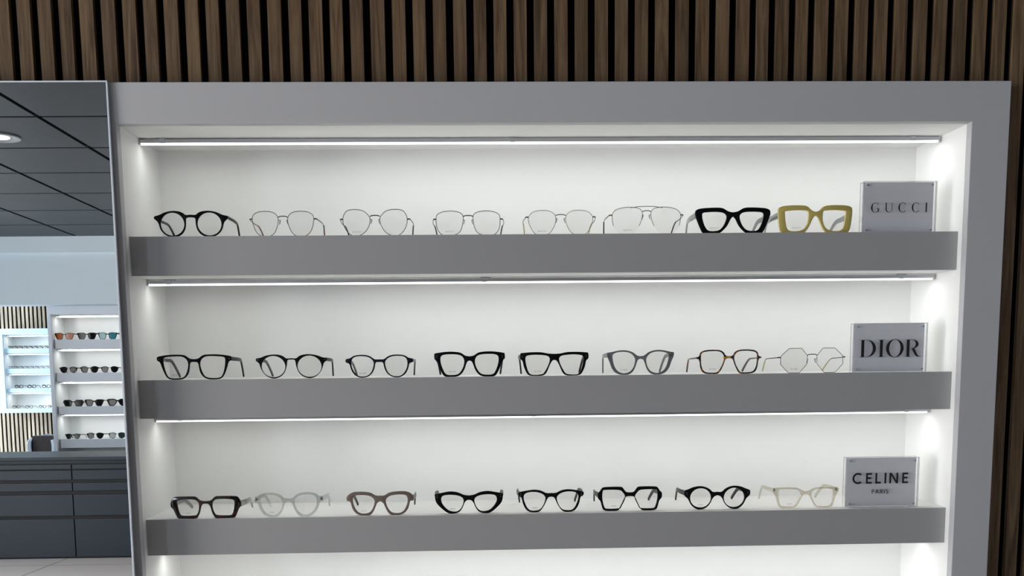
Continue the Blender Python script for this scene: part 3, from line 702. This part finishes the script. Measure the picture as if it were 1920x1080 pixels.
word([(L_P(), 0), (L_A(), .82), (L_Rb(), 1.95), (L_It(.14), 2.92), (L_S(), 3.36)], .0092, t, -.0006, -.0050, h * .27)

# ------------------------------------------------------------------ what the mirror shows: desk, cabinets, chair across the shop
# drawer desk
DY = -5.14
ytop = M(100, 857, DY).z
xr_ = M(258, 1000, DY).x; 
desk = thing('drawer_desk', 'long low slate-grey desk with drawer fronts, across the shop in the mirror', 'desk', (-3.9, DY, 0))
dx0, dx1 = -2.9, 2.9
lx = lambda p, q: M(p, q, DY).x + 3.9
seam = lx(140, 960)
MB().box((dx0, -.74, .0), (dx1, -.004, ytop - .045)).build('body', desk_dark, desk)
MB().box((dx0 - .03, -.78, ytop - .022), (dx1 + .03, .03, ytop), .003).build('worktop', desk_m, desk)
MB().box((dx0, -.76, ytop - .045), (dx1, -.012, ytop - .023)).build('upper_rail', desk_m, desk)
rows = [(870.6, 879.2), (881.5, 899.2), (905, 920), (927, 966.5), (972.5, 1053.5)]
zz = [(M(140, a, DY).z, M(140, b2, DY).z) for a, b2 in rows]
xs_ = [seam + k * .93 for k in range(-4, 4)]
for k in range(len(xs_) - 1):
    xa, xb = xs_[k] + .003, xs_[k + 1] - .003
    if xb < dx0 or xa > dx1: continue
    xa, xb = max(xa, dx0), min(xb, dx1)
    for za, zb_ in zz:
        MB().box((xa, -.004, max(zb_, .012)), (xb, .014, za), .002).build('drawer_front', desk_m, desk)
# far cabinets
def far_cabinet(name, label, Y, x0, x1, z_top, o_top, o_x0, shelves, zbot, depth=.26, m=None, power=2.0, obot=None, face=None):
    face = face or far_face
    """x0<x1 in real space; viewed in the mirror from +y. o_x0: opening edge on the low-x side"""
    t = thing(name, label, 'cabinet', (0, Y, zbot)); z = lambda v: v - zbot
    ob = obot if obot is not None else zbot + .08
    fr = .07
    ox1 = x1 - fr
    me = plate([[(x0, 0), (x1, 0), (x1, z(z_top)), (x0, z(z_top))], [(o_x0, z(ob)), (ox1, z(ob)), (ox1, z(o_top)), (o_x0, z(o_top))]], .02, .001)
    for v in me.vertices: v.co.y -= .01
    for p in me.polygons: p.use_smooth = False
    obj('face_frame', me, face, t)
    MB().box((x0, -depth, 0), (x1, -depth - .02, z(z_top))).build('back_panel', white, t)
    MB().box((x0, -depth, 0), (o_x0, -.021, z(z_top))).build('side_panel', white, t)
    MB().box((ox1, -depth, 0), (x1, -.021, z(z_top))).build('side_panel', white, t)
    MB().box((o_x0, -depth, z(o_top)), (ox1, -.021, z(z_top))).build('top_panel', white, t)
    MB().box((o_x0, -depth, 0), (ox1, -.021, z(ob))).build('bottom_panel', white, t)
    lt = [o_top]
    for a, b2 in shelves:
        if b2 <= ob + .001: 
            lt.append(a); continue
        MB().box((o_x0, -depth, z(b2)), (ox1, -.035, z(a))).build('shelf', face, t); lt.append(b2)
    return t, lt[:-1] if obot is None else lt[:-1], ox1
Y1 = HEAD - .19
zv = lambda y, Y, px=150: M(px, y, Y).z
sh1 = [(zv(636, Y1), zv(653, Y1)), (zv(699, Y1), zv(715, Y1)), (zv(762, Y1), zv(777, Y1)), (zv(823.6, Y1), zv(840, Y1))]
ca_x0 = M(91, 650, Y1).x
ca, lt1, cx1 = far_cabinet('sunglasses_cabinet', 'white lit cabinet holding dark and mirrored sunglasses, seen in the mirror', Y1, ca_x0, ca_x0 + 2.1, M(150, 572, Y1).z, zv(589, Y1), ca_x0 + .028, sh1, .2)
for i, z in enumerate(lt1):
    nm = ['light bar at the top of the sunglasses cabinet in the mirror', 'light bar under the first shelf of the sunglasses cabinet in the mirror', 'light bar under the second shelf of the sunglasses cabinet in the mirror', 'light bar under the third shelf of the sunglasses cabinet in the mirror'][i]
    light_bar(ca_x0 + .030, cx1 - .003, Y1 - .10, z, nm, 'light bars of the sunglasses cabinet', [-.9, 0, .9], power=1.9)
# sunglasses
SG = 'sunglasses in the mirrored cabinet'
def sun(px, row, G_, m, lm, label, wpx=34):
    z = sh1[row][0]; p = M(px, (636, 699, 762, 823)[row], Y1 - .06)
    k = U * 1.03 * wpx / 34
    return glasses_acetate(label, (p.x, Y1 - .06, z), *G_, m, m, (.003, .0026, .0022), .004, lm=lm, group=SG, rz=math.pi, name='sunglasses', k=k, cat='sunglasses', detail=False)
brownf = mat('brown_acetate', srgb(60, 28, 10), .25)
sun(121, 0, G[9], brownf, lens_o, 'orange mirrored sunglasses, first on the top shelf in the mirror')
sun(163, 0, G[9], black, lens_s, 'black sunglasses between the orange and teal pairs in the mirror')
sun(202, 0, G[9], black, lens_t, 'teal mirrored sunglasses on the top shelf in the mirror')
sun(241, 0, G[9], black, lens_b, 'blue mirrored sunglasses cut off by the mirror edge, top shelf')
sun(129, 1, G[10], black, lens_s, 'leftmost round dark sunglasses on the second shelf in the mirror', 33)
sun(168, 1, G[11], black, lens_s, 'heavy black sunglasses in the middle of the second mirrored shelf', 36)
sun(206, 1, G[10], black, lens_s, 'third dark sunglasses on the second shelf in the mirror', 33)
sun(247, 1, G[12], black, lens_s, 'black sunglasses half cut off at the end of the second mirrored shelf')
sun(138, 2, G[17], black, lens_s, 'wide rectangular black sunglasses, left on the third mirrored shelf', 36)
sun(177, 2, G[12], black, lens_s, 'black sunglasses in the middle of the third mirrored shelf', 34)
sun(221, 2, G[7], black, lens_s, 'chunky black sunglasses, right on the third mirrored shelf', 35)
sun(137, 3, G[21], black, lens_s, 'small oval black sunglasses, left on the fourth mirrored shelf', 29)
sun(179, 3, G[10], black, lens_s, 'rounded dark sunglasses in the middle of the fourth mirrored shelf', 32)
sun(220, 3, G[10], gunm, lens_g, 'grey-lensed aviator-like sunglasses, right on the fourth mirrored shelf', 32)
# pale blue-lit cabinet on the far slatted wall
Y2 = FAR + .29
v2 = lambda y: M(50, y, Y2).z
sh2 = [(v2(653), v2(662)), (v2(691), v2(700)), (v2(728), v2(736)), (v2(766), v2(775))]
x2 = M(-4, 700, Y2).x
cb, lt2, cx2 = far_cabinet('distant_eyeglass_cabinet', 'pale blue-lit cabinet on the far slatted wall, seen in the mirror', Y2, x2, x2 + 1.5, v2(616), v2(627), x2 + .07, sh2, v2(774), .26, obot=v2(766), face=mat('daylight_tinted_front', (.38, .52, .62, 1), .5, noise=.015))  # bluish daylight is put into the front's base colour
for i, z in enumerate(lt2):
    nm = ['light bar at the top of the distant pale blue cabinet', 'light bar under the first shelf of the distant pale blue cabinet', 'light bar under the second shelf of the distant pale blue cabinet', 'light bar under the third shelf of the distant pale blue cabinet'][i]
    light_bar(x2 + .073, cx2 - .003, Y2 - .10, z, nm, 'light bars of the distant cabinet', [0], power=1.1)
grp = ['eyeglasses on the first shelf of the distant cabinet', 'eyeglasses on the second shelf of the distant cabinet', 'eyeglasses on the third shelf of the distant cabinet', 'eyeglasses on the fourth shelf of the distant cabinet']
labs = ['tiny dark eyeglasses, %s in the top row of the pale blue mirrored cabinet', 'tiny thin eyeglasses, %s in the second row of the pale blue mirrored cabinet', 'small dark eyeglasses, %s in the third row of the pale blue mirrored cabinet', 'small dark eyeglasses, %s in the bottom row of the pale blue mirrored cabinet']
def tiny(p, k, m, label, group, hole, r, kz=1.0):
    root = thing('eyeglasses', label, 'glasses', p, math.pi, group)
    H = [(x, z * kz) for x, z in crom(sc(hole, 1), 2)]; H = [(x * k, z * k) for x, z in H]
    for s in (-1, 1): MB().sweep([(s * x, 0, z) for x, z in H], (r, r), 5, cyclic=True, up=(0, 1, 0)).build('rim', m, root)
    bz = 180 * k * kz
    MB().sweep([(-50 * k, 0, bz), (50 * k, 0, bz)], (r, r), 5).build('bridge', m, root)
    for s in (-1, 1): MB().sweep([(s * 310 * k, 0, bz), (s * 320 * k, .08, bz), (s * 310 * k, .12, .004)], (r, r), 5).build('temple', m, root)
ring = ell(170, 118, 118, 110, 10)
for row, (xs, wpx, m, r) in enumerate([([20 + 9.6 * i for i in range(9)], 9, black, .0021), ([21 + 9.8 * i for i in range(9)], 9, gunm, .0017), ([36, 60, 87], 18, black, .0030), ([31, 55, 80, 97], 16, black, .0024)]):
    for i, px in enumerate(xs):
        y = (652, 690, 727, 765)[row]; p = M(px, y, Y2 - .06)
        k = wpx * (abs(M(60, y, Y2).x - M(50, y, Y2).x) / 10) / 700
        o9 = ['leftmost', 'second from left', 'third from left', 'fourth from left', 'fifth from left', 'sixth from left', 'seventh from left', 'eighth from left', 'ninth from left'][i]
        tiny((p.x, Y2 - .06, sh2[row][0] + r), k, m, labs[row] % o9, grp[row], ring, r, 1.7 if row < 2 else 1.0)
# chair behind the desk
CY = -6.75
cp = M(80, 814, CY); 
ch = thing('office_chair', 'grey shell chair with dark brown back cushion behind the slate desk in the mirror', 'chair', (cp.x, CY, 0), math.radians(0))
chm = mat('grey_upholstery', srgb(190, 198, 206), .7, noise=.06, scale=80)
b = MB(); N = 17; wdt = .23; top = cp.z
pts = []
for i in range(N):
    a = math.radians(-200 + 220 * i / (N - 1) - 90 + 90)
rings = []
bmq = b.bm
for j, (zz_, rr) in enumerate([(.52, .11), (.60, .12), (.70, .125), (top - .03, .125), (top, .115)]):
    rings.append([(math.cos(math.radians(150 + 240 * i / (N - 1))) * rr, math.sin(math.radians(150 + 240 * i / (N - 1))) * rr * .85, zz_ - .05 * abs(i - 8) / 8 * (1 if j > 2 else 0)) for i in range(N)])
def shell(b, rings, t):
    R_o = [[b.bm.verts.new(p) for p in r] for r in rings]; R_i = [[b.bm.verts.new((p[0] * (1 - t), p[1] * (1 - t), p[2])) for p in r] for r in rings]
    for R_ in (R_o, R_i):
        for j in range(len(R_) - 1):
            for i in range(len(R_[0]) - 1): b.bm.faces.new((R_[j][i], R_[j][i+1], R_[j+1][i+1], R_[j+1][i]))
    for j in (0, -1):
        for i in range(len(R_o[0]) - 1): b.bm.faces.new((R_o[j][i], R_o[j][i+1], R_i[j][i+1], R_i[j][i]))
    for i in (0, -1):
        for j in range(len(R_o) - 1): b.bm.faces.new((R_o[j][i], R_o[j+1][i], R_i[j+1][i], R_i[j][i]))
shell(b, rings, .22); b.build('backrest', chm, ch, True)
MB().box((-.15, -.2, .42), (.15, .16, .51), .03).build('seat', chm, ch, True)
MB().cyl((0, 0, .08), (0, 0, .42), .025).build('post', alu, ch, True)
for k in range(5):
    a = k * 2 * math.pi / 5
    MB().sweep([(0, 0, .10), (.27 * math.cos(a), .27 * math.sin(a), .025)], [(.02, .02), (.014, .014)], 8).build('leg', alu, ch, True)
MB().box((-.085, -.05, .50), (.135, .02, top - .012), .015).build('back_cushion', mat('dark_brown_leather', srgb(44, 34, 32), .6, noise=.15, scale=20), ch, True)
# downlight recessed in the ceiling tile at the left edge of the mirror
def downlight(x, y, label):
    t = thing('ceiling_downlight', label, 'light', (x, y, HC), 0, 'round ceiling downlights')
    b = MB(); pr = [(.098, -.001), (.094, -.007), (.072, -.006), (.060, -.001), (.046, -.0005)]; n = 32
    rg = [[b.bm.verts.new((r * math.cos(2*math.pi*i/n), r * math.sin(2*math.pi*i/n), z)) for i in range(n)] for r, z in pr]
    for A, B_ in zip(rg, rg[1:]):
        for i in range(n): b.bm.faces.new((A[i], A[(i+1) % n], B_[(i+1) % n], B_[i]))
    b.build('trim_ring', mat('downlight_ring', srgb(120, 126, 130), .5), t, True)
    MB().cyl((0, 0, -.0035), (0, 0, -.0015), .047, 32).build('lamp', down_on, t)
    l = bpy.data.lights.new('downlight_beam', 'SPOT'); l.energy = 14; l.spot_size = math.radians(115); l.spot_blend = .6; l.color = (1, .93, .84); l.shadow_soft_size = .05
    o = bpy.data.objects.new('downlight_beam', l); C.objects.link(o); o.location = (0, 0, -.02); o.parent = t
q = Mz(-2, 256.5, HC)
downlight(q.x, q.y, 'round recessed downlight glowing in the grey ceiling, at the left mirror edge')
downlight(q.x + 2.41, q.y, 'round recessed downlight in the ceiling tile row behind the viewer')
